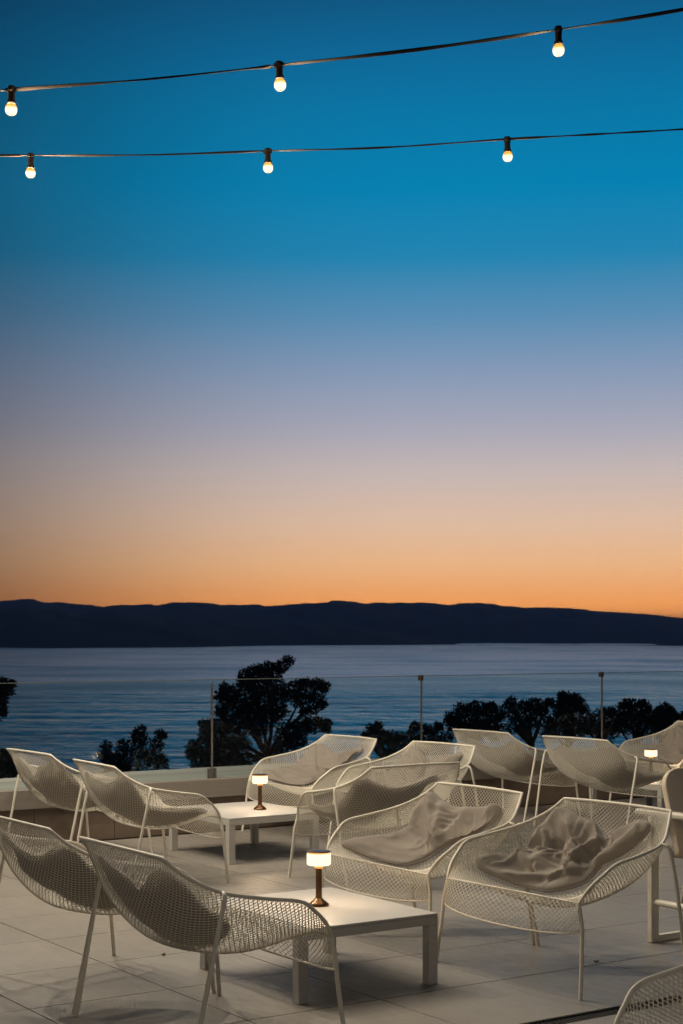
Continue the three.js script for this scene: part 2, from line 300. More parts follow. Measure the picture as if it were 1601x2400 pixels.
tree('coastal_tree', 'tallest dark tree of the right row, left of the right glass post', 'tree', 55,
  zR([[985, 150, 20], [1000, 160, 28], [1040, 160, 26], [1060, 185, 32], [1090, 212, 20], [1000, 205, 46], [962, 195, 26], [1040, 240, 46], [960, 265, 40], [1000, 300, 55], [920, 285, 30], [925, 330, 36], [1050, 305, 50]]),
  [1330, 1742], { seed: 19, leaf: 0.1 });
tree('coastal_tree', 'lower dark tree crossed by the right glass post', 'tree', 52,
  zR([[1118, 258, 28], [1100, 300, 40], [1180, 238, 30], [1212, 228, 24], [1150, 295, 44], [1230, 270, 44], [1185, 330, 50]]),
  [1405, 1745], { seed: 21, leaf: 0.095, kind: 1 });
tree('coastal_tree', 'broad dark twin-headed tree right of the right glass post', 'tree', 56,
  zR([[1290, 192, 26], [1320, 188, 24], [1278, 225, 44], [1372, 186, 22], [1390, 208, 24], [1350, 228, 44], [1310, 275, 55], [1400, 245, 34], [1385, 295, 55], [1255, 290, 46]]),
  [1490, 1742], { seed: 23, leaf: 0.1 });
tree('coastal_tree', 'dark tree with a knobbly top, above the chair at the right edge', 'tree', 58,
  zR([[1480, 208, 28], [1452, 222, 20], [1508, 222, 20], [1480, 248, 44], [1442, 268, 34], [1530, 248, 20], [1460, 295, 55], [1535, 285, 36]]),
  [1555, 1745], { seed: 25, leaf: 0.1, kind: 1 });
tree('coastal_tree', 'sliver of a dark tree cut by the right edge', 'tree', 60, zR([[1570, 236, 12], [1595, 250, 34], [1620, 230, 40], [1600, 300, 50]]), [1625, 1745], { seed: 27, leaf: 0.1, limbs: 3 });

// ------------------------------------------------------------------ terrace: slab, tiles, drain, parapet, glass
const WALL = 10.0;
{
  const g = new THREE.BoxGeometry(30, 0.5, 24); g.rotateY(GA); const c = uv(7, WALL - 12 + 0.02, -0.262); g.translate(c.x, c.y, c.z);
  const floor = structure('terrace_floor', g, M.grout);
  const rnd = random(5), pu = 0.605, pv = 0.622, gap = 0.005, variants = [];
  const tileGeo = (w, d) => { const list = []; for (let k = 0; k < 4; k++) { const b = new RoundedBoxGeometry(w - gap, 0.012, d - gap, 1, 0.0015), q = b.attributes.position, t = b.attributes.uv, ox = random(k + 1)(), oz = random(k + 9)(); for (let i = 0; i < q.count; i++) t.setXY(i, q.getX(i) * 0.55 + ox, q.getZ(i) * 0.55 + oz); list.push(b); } return list; };
  const rows = []; for (let k = 0; k < 8; k++) rows.push([5.005 + k * pv, pv]); rows.push([5.005 - 0.61, 0.61]); for (let k = 0; k < 5; k++) rows.push([4.305 - (k + 1) * pv, pv]);
  for (const [v0, d] of rows) {
    const list = tileGeo(pu, d); let n = 0;
    for (let k = -6; k < 26; k++) {
      const u0 = 2.375 + k * pu, c = uv(u0 + pu / 2, v0 + d / 2), dist = -c.z;
      if (dist < 1.6 || Math.abs(c.x) > 0.235 * dist + 0.9 || dist < 3.8) continue;
      const m = new THREE.Mesh(list[Math.floor(rnd() * 4)], M.tiles[Math.floor(rnd() * 4)]);
      m.name = 'tile'; m.position.set(c.x, -0.006 + (rnd() - 0.5) * 0.0006, c.z); m.rotation.y = GA + (rnd() < 0.5 ? Math.PI : 0); m.castShadow = m.receiveShadow = true; floor.add(m); n++;
    }
  }
  // the rest of the paving, out of the camera's sight, in one sheet
  const s = new THREE.PlaneGeometry(30, 24, 1, 1); s.rotateX(-Math.PI / 2); s.rotateY(GA); const e = uv(7, WALL - 12, -0.0118); s.translate(e.x, 0, e.z); s.translate(0, e.y, 0);
  // linear drain
  const drain = base('floor_drain', uv(6, 4.35, 0).toArray(), GA);
  tag(drain, 'dark slotted drain channel set in the floor tiles at bottom right', 'drain');
  part('frame', mergeGeometries([box(12, 0.012, 0.006, 0, -0.0085, 0.0445, 0), box(12, 0.012, 0.006, 0, -0.0085, -0.0445, 0)]), M.darksteel, drain);
  const bars = []; for (let k = 0; k < 330; k++) bars.push(box(0.009, 0.008, 0.082, -5 + k * 0.02, -0.012, 0, 0));
  const grate = part('grate', mergeGeometries(bars), M.darksteel, drain); grate.userData.kind = 'stuff';
}
{
  const wall = base('parapet_wall', uv(6, WALL, 0).toArray(), GA);
  tag(wall, 'low parapet wall of brown tiles with a pale coping, closing the terrace towards the sea', 'wall');
  part('wall_core', box(26, 0.372, 0.8, 0, 0.186 - 0.2, -0.455, 0).scale(1, 1.0, 1), M.panels[0], wall);
  const rnd = random(8), pg = box(0.601, 0.246, 0.02, 0, 0, 0, 0.002);
  for (let k = -9; k < 14; k++) { const m = part('panel', pg, M.panels[Math.floor(rnd() * 3)], wall); m.position.set(4.88 - 6 + 0.3025 + k * 0.605 - 0.002, 0.124, -0.012 - 0.03); }
  part('coping', box(26, 0.134, 0.1, 0, 0.319, -0.04, 0.004), M.coping, wall);
  part('ledge', box(26, 0.03, 0.83, 0, 0.371, -0.505, 0.003), M.ledge, wall);
  const rail = base('glass_balustrade', uv(6, WALL + 0.06, 0.386).toArray(), GA);
  tag(rail, 'frameless clear glass balustrade with slim steel posts on the parapet', 'balustrade');
  const posts = [-0.2, 1.765, 3.73, 5.675, 7.607, 9.59, 11.56, 13.53];
  for (let k = 0; k < posts.length; k++) {
    const x = posts[k] - 6;
    const post = part('post', new Tubes().add([V(x, 0.0, 0.012), V(x, 0.36, 0.012), V(x, 0.70, 0.012)], 0.0085, 10).build(), M.steel, rail);
    part('post_base', mergeGeometries([box(0.018, 0.075, 0.035, x - 0.022, 0.037, 0.012, 0.003), box(0.018, 0.075, 0.035, x + 0.022, 0.037, 0.012, 0.003)]), M.steel, post);
    if (k > 3) part('post_cap', box(0.034, 0.045, 0.034, x, 0.712, 0.004, 0.004), M.brass, post);
    if (k < posts.length - 1) part('glass_edge_glint', box(posts[k + 1] - posts[k] - 0.012, 0.005, 0.0116, (x + posts[k + 1] - 6) / 2, 0.7268, -0.004, 0), M.edgeGlint, rail);
    if (k < posts.length - 1) part('glass_pane', box(posts[k + 1] - posts[k] - 0.012, 0.72, 0.012, (x + posts[k + 1] - 6) / 2, 0.364, -0.004, 0), M.glass, rail);
  }
}

// ------------------------------------------------------------------ the mesh lounge chair
const K = { B: V(0.32, 0.689, -0.35), T: V(0.425, 0.572, -0.177), A: V(0.459, 0.519, 0.14), F: V(0.404, 0.371, 0.276), P: V(0.424, 0.262, 0.278), GR: V(0.449, 0, -0.308), GF: V(0.445, 0, 0.308) };
// right-hand rim from the top corner of the back to the front corner of the seat, by length
const rimSide = (() => {
  const side = curve([K.B, V(0.364, 0.627, -0.283), K.T, V(0.449, 0.541, -0.02), K.A], 60, 0.5), e = K.F.clone().sub(K.A).normalize(), k0 = side.length - 7, s0 = side[k0], s1 = K.A.clone().addScaledVector(e, 0.05);
  const a = side.slice(0, k0); for (let k = 0; k <= 6; k++) { const t = k / 6; a.push(s0.clone().multiplyScalar((1 - t) ** 2).addScaledVector(K.A, 2 * t * (1 - t)).addScaledVector(s1, t * t)); }
  for (let k = 1; k <= 14; k++) { const t = k / 14, p = s1.clone().lerp(K.F, t); p.z += 0.012 * Math.sin(t * Math.PI) ; p.y += 0.004 * Math.sin(t * Math.PI); a.push(p); }
  const cum = [0]; for (let i = 1; i < a.length; i++) cum.push(cum[i - 1] + a[i].distanceTo(a[i - 1]));
  return (t, o = V(0, 0, 0)) => { const w = Math.min(1, Math.max(0, t)) * cum[cum.length - 1]; let k = 1; while (k < cum.length - 1 && cum[k] < w) k++; return o.lerpVectors(a[k - 1], a[k], (w - cum[k - 1]) / (cum[k] - cum[k - 1])); };
})();
const spine = new THREE.CatmullRomCurve3([V(0, 0.692, -0.362), V(0, 0.565, -0.346), V(0, 0.442, -0.298), V(0, 0.345, -0.205), V(0, 0.298, -0.07), V(0, 0.284, 0.06), V(0, 0.318, 0.185), V(0, 0.376, 0.292)], false, 'catmullrom', 0.5);
const _r = V(0, 0, 0), _c = V(0, 0, 0);
function shell(s, t, o = V(0, 0, 0)) {
  rimSide(t, _r); spine.getPoint(Math.min(1, Math.max(0, t)), _c);
  const q = Math.abs(s), ex = Math.sin(q * Math.PI / 2), ey = 1 - Math.cos(q * Math.PI / 2), m = 0.62, X = q + (ex - q) * m, Y = q * q + (ey - q * q) * m;
  return o.set(Math.sign(s) * _r.x * X, _c.y + (_r.y - _c.y) * Y, _c.z + (_r.z - _c.z) * Y);
}
const shellNormal = (s, t) => { const e = 0.01, a = shell(Math.min(1, s + e), t).sub(shell(Math.max(-1, s - e), t)), b = shell(s, Math.min(1, t + e)).sub(shell(s, Math.max(0, t - e))); return b.cross(a).normalize(); };
function apron(s, w, o = V(0, 0, 0)) {                            // the skirt below the front edge
  const f = shell(s, 1), k = 1 - s * s, x = K.F.x + (K.P.x - K.F.x) * w;
  const bottom = V(0, 0.262 - 0.03 * k, 0.276 + 0.05 * k);
  return o.set(s === 0 ? 0 : f.x * (x / K.F.x), f.y + (bottom.y - f.y) * w, f.z + (bottom.z - f.z) * w + 0.016 * Math.sin(w * Math.PI));
}
function wires(surface, Ls, Lt, step, r, sides, seg, skew = 1.25) {
  const T = new Tubes();
  for (const dir of [1, -1]) {
    const lo = dir > 0 ? -Ls / 2 / skew : -Ls / 2 / skew - Lt, hi = dir > 0 ? Ls / 2 / skew + Lt : Ls / 2 / skew;
    for (let c = lo + step / 2; c < hi; c += step) {
      // a/skew + dir*b = c, a in [-Ls/2, Ls/2], b in [0, Lt]
      let b0 = dir > 0 ? c - Ls / 2 / skew : -(c + Ls / 2 / skew) , b1 = dir > 0 ? c + Ls / 2 / skew : -(c - Ls / 2 / skew);
      if (b0 > b1) [b0, b1] = [b1, b0];
      b0 = Math.max(0, b0); b1 = Math.min(Lt, b1);
      if (b1 - b0 < step * 0.35) continue;
      const n = Math.max(2, Math.ceil((b1 - b0) * 1.6 / seg)), pts = [];
      for (let k = 0; k <= n; k++) { const b = b0 + (b1 - b0) * k / n, a = (c - dir * b) * skew; pts.push(surface(Math.max(-1, Math.min(1, a / (Ls / 2))), b / Lt)); }
      T.add(pts, r, sides, false);
    }
  }
  return T.build();
}
const chairParts = (() => {
  const fullRim = []; for (let k = 0; k <= 40; k++) fullRim.push(rimSide(1 - k / 40));
  const backEdge = []; for (let k = 1; k < 8; k++) { const s = 1 - k / 4; backEdge.push(V(K.B.x * s, 0.689 + 0.004 * (1 - s * s), -0.35 - 0.012 * (1 - s * s))); }
  const left = fullRim.slice().reverse().map((p) => V(-p.x, p.y, p.z));
  const fold = [], hem = []; for (let k = 0; k <= 20; k++) { const s = -1 + k / 10; fold.push(shell(s, 1)); hem.push(apron(s, 1)); }
  const leg = (sx) => {
    const m = (p) => V(p.x * sx, p.y, p.z);
    return {
      front: new Tubes().add(curve([m(K.F), m(V(0.412, 0.335, 0.278)), m(V(0.425, 0.285, 0.28)), m(V(0.429, 0.22, 0.284)), m(V(0.438, 0.1, 0.297)), m(K.GF)], 26), (k) => 0.0078 + 0.001 * k, 9).build(),
      rear: new Tubes().add(rounded([m(K.T), m(V(0.462, 0.566, -0.186)), m(V(0.463, 0.42, -0.222)), m(K.GR)], 0.045, 6), (k) => 0.0076 + 0.001 * k, 9).build(),
    };
  };
  return {
    rim: new Tubes().add([...fullRim, ...backEdge, ...left], 0.0069, 9).build(),
    mesh: wires(shell, 1.06, 0.93, 0.0208, 0.0018, 4, 0.03),
    apron: wires(apron, 0.84, 0.125, 0.018, 0.0016, 4, 0.02, 1.5),
    fold: new Tubes().add(fold, 0.0032, 6).build(), hem: new Tubes().add(hem, 0.0045, 6).build(), legs: [leg(1), leg(-1)],
  };
})();
const facing = (deg) => deg * Math.PI / 180;
function makeChair() {
  const c = base('lounge_chair');
  part('seat_shell', chairParts.mesh, M.wire, c); part('rim', chairParts.rim, M.paint, c); part('front_skirt', chairParts.apron, M.wire, c);
  part('front_rod', mergeGeometries([chairParts.fold, chairParts.hem]), M.paint, c);
  for (const l of chairParts.legs) { part('leg', l.front, M.paint, c); part('leg', l.rear, M.paint, c); }
  return c;
}
const CHAIRS = [
  [-0.49, -5.673, 124.2, 'front left mesh chair seen from behind, drawn up to the nearest table'],
  [-1.018, -6.456, 124.8, 'mesh chair cut by the left edge, behind the front left chair'],
  [-1.731, -10.247, 126.3, 'cream mesh lounge chair by the parapet, leftmost of the far left pair'],
  [-1.147, -9.299, 120.5, 'mesh chair seen from behind at the second table, right one of its pair'],
  [-0.219, -11.31, -54.3, 'mesh chair facing left behind the second table lamp, before the big pine'],
  [0.426, -10.562, -52.2, 'mesh chair with two cushion humps, half hidden behind the turned-away chair'],
  [0.23, -9.27, -145.3, 'mesh chair turned away at an angle, right of the second table'],
  [0.383, -7.434, -55.5, 'pale mesh lounge chair right behind the nearest table lamp, with a smooth cushion'],
  [0.926, -6.678, -53.9, 'cream mesh lounge chair front right, whole, with the most crumpled cushion'],
  [1.365, -12.447, 126.8, 'cream mesh lounge chair seen from behind, left one of the far right pair'],
  [1.972, -11.592, 127.8, 'mesh chair seen from behind in front of the farthest table lamp'],
  [2.80, -13.25, -60.8, 'cream mesh lounge chair cut by the right edge, behind the far table lamp'],
];
{ const q = uv(3.073, 2.492); CHAIRS.push([q.x, q.z, -54, 'dim mesh chair with only an arm showing at the bottom right corner']); }
const proto = makeChair();
CHAIRS.forEach(([x, z, a, label], i) => {
  const c = i ? proto.clone() : proto;
  if (i) { c.name = numbered('lounge_chair'); scene.add(c); }
  c.position.set(x, 0, z); c.rotation.set(0, facing(a), 0);
  tag(c, label, 'lounge chair', 'cream wire mesh lounge chairs on the terrace');
});

// ------------------------------------------------------------------ loose cushions, crumpled into the bowl of the chair
const bowl = (() => {
  const phi = 0.62, up = V(0, Math.cos(phi), Math.sin(phi)), fw = V(0, -Math.sin(phi), Math.cos(phi)), cell = 0.008, W = 130, D = 150, a0 = -0.52, b0 = -0.72;
  let h = new Float32Array(W * D).fill(-9); const p = V(0, 0, 0);
  for (let i = 0; i <= 360; i++) for (let j = 0; j <= 360; j++) { shell(-1 + i / 180, j / 360, p); const k = Math.round((p.x - a0) / cell) + W * Math.round((p.dot(fw) - b0) / cell); if (k >= 0 && k < W * D) h[k] = Math.max(h[k], p.dot(up)); }
  for (let pass = 0; pass < 3; pass++) { const g = h.slice(); for (let y = 1; y < D - 1; y++) for (let x = 1; x < W - 1; x++) if (h[y * W + x] < -5) { let s = 0, n = 0; for (const o of [-1, 1, -W, W]) if (h[y * W + x + o] > -5) { s += h[y * W + x + o]; n++; } if (n > 1) g[y * W + x] = s / n; } h = g; }
  const sample = (a, b) => { const x = (a - a0) / cell, y = (b - b0) / cell, i = Math.floor(x), j = Math.floor(y); if (i < 0 || j < 0 || i >= W - 1 || j >= D - 1) return -9; const f = x - i, g = y - j, q = (m, n) => h[(j + n) * W + i + m]; if (Math.min(q(0, 0), q(1, 0), q(0, 1), q(1, 1)) < -5) return Math.max(q(0, 0), q(1, 0), q(0, 1), q(1, 1)); return (q(0, 0) * (1 - f) + q(1, 0) * f) * (1 - g) + (q(0, 1) * (1 - f) + q(1, 1) * f) * g; };
  return { up, fw, sample };
})();
// a soft pad lying in the bowl: its outline and folds in the bowl's own coordinates (across, front to back)
function cushion({ seed, outline, mid, knot, folds, thick = 0.03, wrinkle = 0.02, lift = [] }) {
  const n2 = createNoise2D(random(seed)), { up, fw, sample } = bowl, M = 132, R = 40;
  const ring = new THREE.CatmullRomCurve3(outline.map(([a, b]) => V(a, b, 0)), true, 'centripetal').getSpacedPoints(M).slice(0, M);
  const H = (a, b) => { let k = 1, h; while ((h = sample(mid[0] + (a - mid[0]) * k, mid[1] + (b - mid[1]) * k)) < -5 && k > 0.2) k -= 0.02; return h; };
  const bridged = (a, b) => { let s = 0, n = 0; for (let k = 0; k < 10; k++) { const q = H(a + 0.055 * Math.cos(k * 0.628), b + 0.055 * Math.sin(k * 0.628)); s += q; n++; } return Math.max(H(a, b), s / n); };
  const fold = (a, b) => {
    let h = 0;
    for (const [a0, b0, a1, b1, w, A] of folds) {
      const dx = a1 - a0, dy = b1 - b0, L = Math.hypot(dx, dy), t = ((a - a0) * dx + (b - b0) * dy) / (L * L), tt = Math.min(1, Math.max(0, t)), ex = a - a0 - dx * tt, ey = b - b0 - dy * tt, side = Math.sign(ex * dy - ey * dx), dist = Math.hypot(ex, ey);
      h += A * Math.exp(-((dist / (w * (side > 0 ? 1 : 0.45))) ** 2)) * (0.75 + 0.25 * Math.sin(tt * Math.PI));
    }
    const x = a - knot[0], y = b - knot[1], r = Math.hypot(x, y), an = Math.atan2(y, x) + 0.5 * n2(a * 5, b * 5);
    h += wrinkle * (Math.pow(1 - Math.abs(n2(an * 1.15, r * 2 + 7)), 3) - 0.35) * smooth(0.0, 0.09, r) + 0.4 * wrinkle * n2(a * 7 + 4, b * 7) + 0.12 * wrinkle * Math.pow(1 - Math.abs(n2(a * 13, b * 17 + 5)), 4);
    for (const [x, y, w, A] of lift) h += A * Math.exp(-((a - x) ** 2 + (b - y) ** 2) / (w * w));
    return h;
  };
  const pos = [], tex = [], idx = [], total = R * M;
  for (const side of [1, -1]) for (let r = 0; r < R; r++) for (let m = 0; m < M; m++) {
    const q = ring[m], f = (r + 0.02) / (R - 1 + 0.02), a = mid[0] + (q.x - mid[0]) * f, b = mid[1] + (q.y - mid[1]) * f, body = Math.sqrt(1 - Math.pow(f, 9) * 0.96), base0 = bridged(a, b);
    const t = Math.max(0.009, thick * (0.4 + 0.6 * body) + fold(a, b) * (0.3 + 0.7 * body));
    const h = side > 0 ? base0 + t : f > 0.985 ? base0 + t - 0.009 : base0 + Math.max(0.003, Math.min(t - 0.01, (t - 0.012) * smooth(0.5, 1, f)));
    const p = V(a, 0, 0).addScaledVector(fw, b).addScaledVector(up, h); pos.push(p.x, p.y, p.z); tex.push(a * 1.6, b * 1.6);
  }
  for (let r = 0; r < R - 1; r++) for (let m = 0; m < M; m++) { const k = r * M + m, l = r * M + (m + 1) % M; idx.push(k, k + M, l, l, k + M, l + M, total + k, total + l, total + k + M, total + l, total + l + M, total + k + M); }
  for (let m = 0; m < M; m++) { const k = (R - 1) * M + m, l = (R - 1) * M + (m + 1) % M; idx.push(k, total + k, l, l, total + k, total + l); }
  const g = geo(pos, null, idx, tex); g.computeBoundingBox(); const c = g.boundingBox.getCenter(V(0, 0, 0)); c.y = g.boundingBox.min.y; g.translate(-c.x, -c.y, -c.z);
  const hem = []; for (let m = 0; m <= M; m++) { const k = (R - 1) * M + m % M, p = g.attributes.position; hem.push(V(0.5 * (p.getX(k) + p.getX(total + k)), 0.5 * (p.getY(k) + p.getY(total + k)), 0.5 * (p.getZ(k) + p.getZ(total + k)))); }
  return { g, c, hem: new Tubes().add(hem, 0.0052, 6, false).build() };
}
function mirrored({ g, c, hem }) {
  const flip = (q) => { const r = q.clone(); r.scale(-1, 1, 1); const i = r.index.array; for (let k = 0; k < i.length; k += 3) { const t = i[k]; i[k] = i[k + 1]; i[k + 1] = t; } r.computeVertexNormals(); return r; };
  return { g: flip(g), c: V(-c.x, c.y, c.z), hem: flip(hem) };
}
const CUSHIONS = [
  cushion({ seed: 1, mid: [-0.17, -0.42], knot: [-0.2, -0.5], thick: 0.036, wrinkle: 0.017,
    outline: [[-0.385, -0.15], [-0.382, -0.24], [-0.36, -0.31], [-0.335, -0.37], [-0.36, -0.41], [-0.365, -0.48], [-0.345, -0.57], [-0.305, -0.62], [-0.2, -0.622], [-0.115, -0.615], [-0.045, -0.575], [-0.02, -0.58], [0.07, -0.625], [0.2, -0.64], [0.235, -0.607], [0.116, -0.523], [0.0, -0.45], [-0.022, -0.371], [-0.06, -0.292], [-0.106, -0.235], [-0.173, -0.202], [-0.255, -0.171], [-0.321, -0.142], [-0.356, -0.13]],
    folds: [[-0.36, -0.4, -0.19, -0.5, 0.03, -0.035], [-0.19, -0.5, -0.13, -0.39, 0.05, 0.05], [-0.076, -0.53, -0.116, -0.43, 0.04, 0.045], [-0.3, -0.6, -0.18, -0.53, 0.06, 0.03], [-0.026, -0.57, -0.087, -0.44, 0.035, -0.03], [0.19, -0.61, -0.007, -0.476, 0.045, 0.04], [-0.254, -0.205, -0.066, -0.39, 0.035, 0.03], [-0.346, -0.34, -0.25, -0.3, 0.04, 0.04], [-0.3, -0.43, -0.25, -0.336, 0.05, 0.035]] }),
  cushion({ seed: 2, mid: [-0.19, -0.4], knot: [-0.25, -0.45], thick: 0.032, wrinkle: 0.009,
    outline: [[-0.374, -0.076], [-0.382, -0.172], [-0.365, -0.28], [-0.349, -0.362], [-0.344, -0.414], [-0.363, -0.525], [-0.344, -0.59], [-0.32, -0.615], [-0.25, -0.61], [-0.18, -0.6], [-0.091, -0.61], [0.036, -0.622], [0.156, -0.63], [0.192, -0.615], [0.153, -0.571], [0.014, -0.519], [-0.08, -0.453], [-0.125, -0.378], [-0.135, -0.27], [-0.151, -0.205], [-0.202, -0.16], [-0.267, -0.12], [-0.331, -0.09]],
    folds: [[-0.31, -0.59, -0.19, -0.42, 0.05, 0.05], [-0.33, -0.41, -0.22, -0.39, 0.03, -0.02], [-0.22, -0.59, -0.17, -0.46, 0.045, 0.025], [0.11, -0.59, 0.17, -0.625, 0.03, 0.03], [-0.36, -0.12, -0.17, -0.28, 0.06, 0.012], [-0.07, -0.58, -0.13, -0.46, 0.04, 0.02]] }),
  cushion({ seed: 3, mid: [-0.22, -0.42], knot: [-0.24, -0.47], thick: 0.03, wrinkle: 0.012,
    outline: [[-0.391, -0.116], [-0.372, -0.238], [-0.372, -0.32], [-0.374, -0.391], [-0.374, -0.497], [-0.362, -0.56], [-0.325, -0.598], [-0.264, -0.6], [-0.155, -0.589], [-0.069, -0.6], [0.066, -0.625], [0.167, -0.632], [0.166, -0.612], [-0.033, -0.573], [-0.12, -0.518], [-0.16, -0.42], [-0.18, -0.346], [-0.19, -0.248], [-0.235, -0.188], [-0.292, -0.135], [-0.335, -0.097]],
    folds: [[-0.3, -0.58, -0.22, -0.45, 0.05, 0.04], [-0.36, -0.36, -0.22, -0.4, 0.03, -0.02], [-0.36, -0.25, -0.22, -0.33, 0.04, 0.035], [0.13, -0.61, -0.06, -0.57, 0.03, 0.03]] }),
  cushion({ seed: 4, mid: [-0.13, -0.5], knot: [-0.12, -0.53], thick: 0.034, wrinkle: 0.012,
    outline: [[-0.35, -0.36], [-0.345, -0.5], [-0.328, -0.585], [-0.29, -0.62], [-0.209, -0.625], [-0.15, -0.6], [-0.11, -0.59], [-0.04, -0.615], [0.054, -0.62], [0.18, -0.643], [0.207, -0.63], [0.176, -0.597], [0.08, -0.52], [0.0, -0.42], [-0.08, -0.33], [-0.2, -0.3], [-0.3, -0.31]],
    folds: [[-0.25, -0.59, -0.2, -0.42, 0.07, 0.05], [-0.13, -0.6, -0.12, -0.45, 0.03, -0.035], [0.02, -0.58, -0.02, -0.45, 0.06, 0.045], [0.17, -0.62, 0.06, -0.56, 0.035, 0.03]] }),
];
CUSHIONS.push(mirrored(CUSHIONS[2]));
const CUSHION_OF = [[0, 3, 'taupe cushion seen dark through the back of the front left chair'], [1, 2, 'taupe cushion seen dark through the chair cut by the left edge'], [2, 0, 'taupe cushion in the leftmost chair by the parapet'], [3, 1, 'taupe cushion in the chair seen from behind at the second table'],
  [4, 2, 'taupe cushion folded in the chair behind the second table lamp'], [5, 3, 'taupe cushion in two humps in the chair half hidden by the turned-away one'], [6, 4, 'taupe cushion seen dark through the turned-away chair at the second table'], [7, 1, 'smooth taupe cushion in the chair behind the nearest lamp'],
  [8, 0, 'strongly crumpled taupe cushion in the front right chair'], [9, 2, 'taupe cushion seen dark through the left one of the far right pair'], [10, 1, 'taupe cushion seen dark through the right one of the far right pair'], [11, 3, 'taupe cushion in the chair cut by the right edge']];
for (const [chair, kind, label] of CUSHION_OF) {
  const { g, c, hem } = CUSHIONS[kind], [x, z, a] = CHAIRS[chair], r = facing(a);
  const m = top('seat_cushion', g, M.fabric); part('hem', hem, M.fabric, m);
  m.position.set(x + c.x * Math.cos(r) + c.z * Math.sin(r), c.y, z - c.x * Math.sin(r) + c.z * Math.cos(r)); m.rotation.set(0, r, 0);
  tag(m, label, 'cushion', 'loose taupe cushions in the lounge chairs');
}

// ------------------------------------------------------------------ low tables and table lamps
const TW = 0.676, TD = 0.804, TH = 0.291;
function makeTable() {
  const t = base('low_table');
  part('table_top', box(TW, 0.012, TD, 0, TH - 0.006, 0, 0.003), M.table, t);
  part('table_frame', mergeGeometries([box(TW, 0.034, 0.04, 0, TH - 0.0295, TD / 2 - 0.02, 0.002), box(TW, 0.034, 0.04, 0, TH - 0.0295, -TD / 2 + 0.02, 0.002), box(0.04, 0.034, TD - 0.08, TW / 2 - 0.02, TH - 0.0295, 0, 0.002), box(0.04, 0.034, TD - 0.08, -TW / 2 + 0.02, TH - 0.0295, 0, 0.002)]), M.table, t);
  for (const sx of [-1, 1]) for (const sz of [-1, 1]) part('leg', box(0.046, TH - 0.0465, 0.046, sx * (TW / 2 - 0.023), (TH - 0.0465) / 2, sz * (TD / 2 - 0.023), 0.003), M.table, t);
  return t;
}
const table0 = makeTable(), T3 = uv(9.10, 8.93);
[[-0.107, -6.578, 33.6, 'nearest low square cream table, front centre'], [-0.65, -10.3, 34.2, 'second low cream table by the parapet, in the middle left'], [T3.x, T3.z, 34.2, 'farthest low table, at the right behind the far right pair of chairs']].forEach(([x, z, a, label], i) => {
  const t = i ? table0.clone() : table0; if (i) { t.name = numbered('low_table'); scene.add(t); }
  t.position.set(x, 0, z); t.rotation.set(0, facing(a), 0); tag(t, label, 'table', 'low cream tables between the chairs');
});
function makeLamp() {
  const l = base('table_lamp'), lathe = (pts) => new THREE.LatheGeometry(pts.map(([r, y]) => new THREE.Vector2(r, y)), 32);
  part('lamp_base', lathe([[0, 0], [0.041, 0], [0.043, 0.003], [0.042, 0.009], [0.034, 0.016], [0.02, 0.026], [0.0155, 0.033], [0, 0.034]]), M.bronze, l);
  part('stem', lathe([[0.0125, 0.033], [0.0135, 0.036], [0.0135, 0.156], [0.012, 0.16], [0, 0.16]]), M.bronze, l);
  part('lamp_shade', lathe([[0, 0.158], [0.017, 0.159], [0.018, 0.17], [0.046, 0.172], [0.051, 0.176], [0.051, 0.22], [0.048, 0.224], [0, 0.2245]]), M.shade, l);
  part('lamp_cap', lathe([[0, 0.226], [0.047, 0.226], [0.052, 0.228], [0.05, 0.232], [0.03, 0.234], [0, 0.2345]]), M.bronze, l);
  const p = new THREE.PointLight(LAMP.clone().lerp(rgb(1, 0.55, 0.2), 0.5), 0.42, 0, 2); p.position.set(0, 0.198, 0); p.castShadow = true; p.shadow.radius = 1.5; l.add(p);
  return l;
}
const lamp0 = makeLamp();
[[-0.096, -6.607, 'lit bronze table lamp on the nearest table'], [-0.537, -10.288, 'lit bronze table lamp on the second table by the parapet'], [2.5, -12.62, 'lit table lamp on the farthest table at the right']].forEach(([x, z, label], i) => {
  const t = i ? lamp0.clone() : lamp0; if (i) { t.name = numbered('table_lamp'); scene.add(t); }
  t.position.set(x, TH, z); tag(t, label, 'lamp', 'small lit table lamps');
});

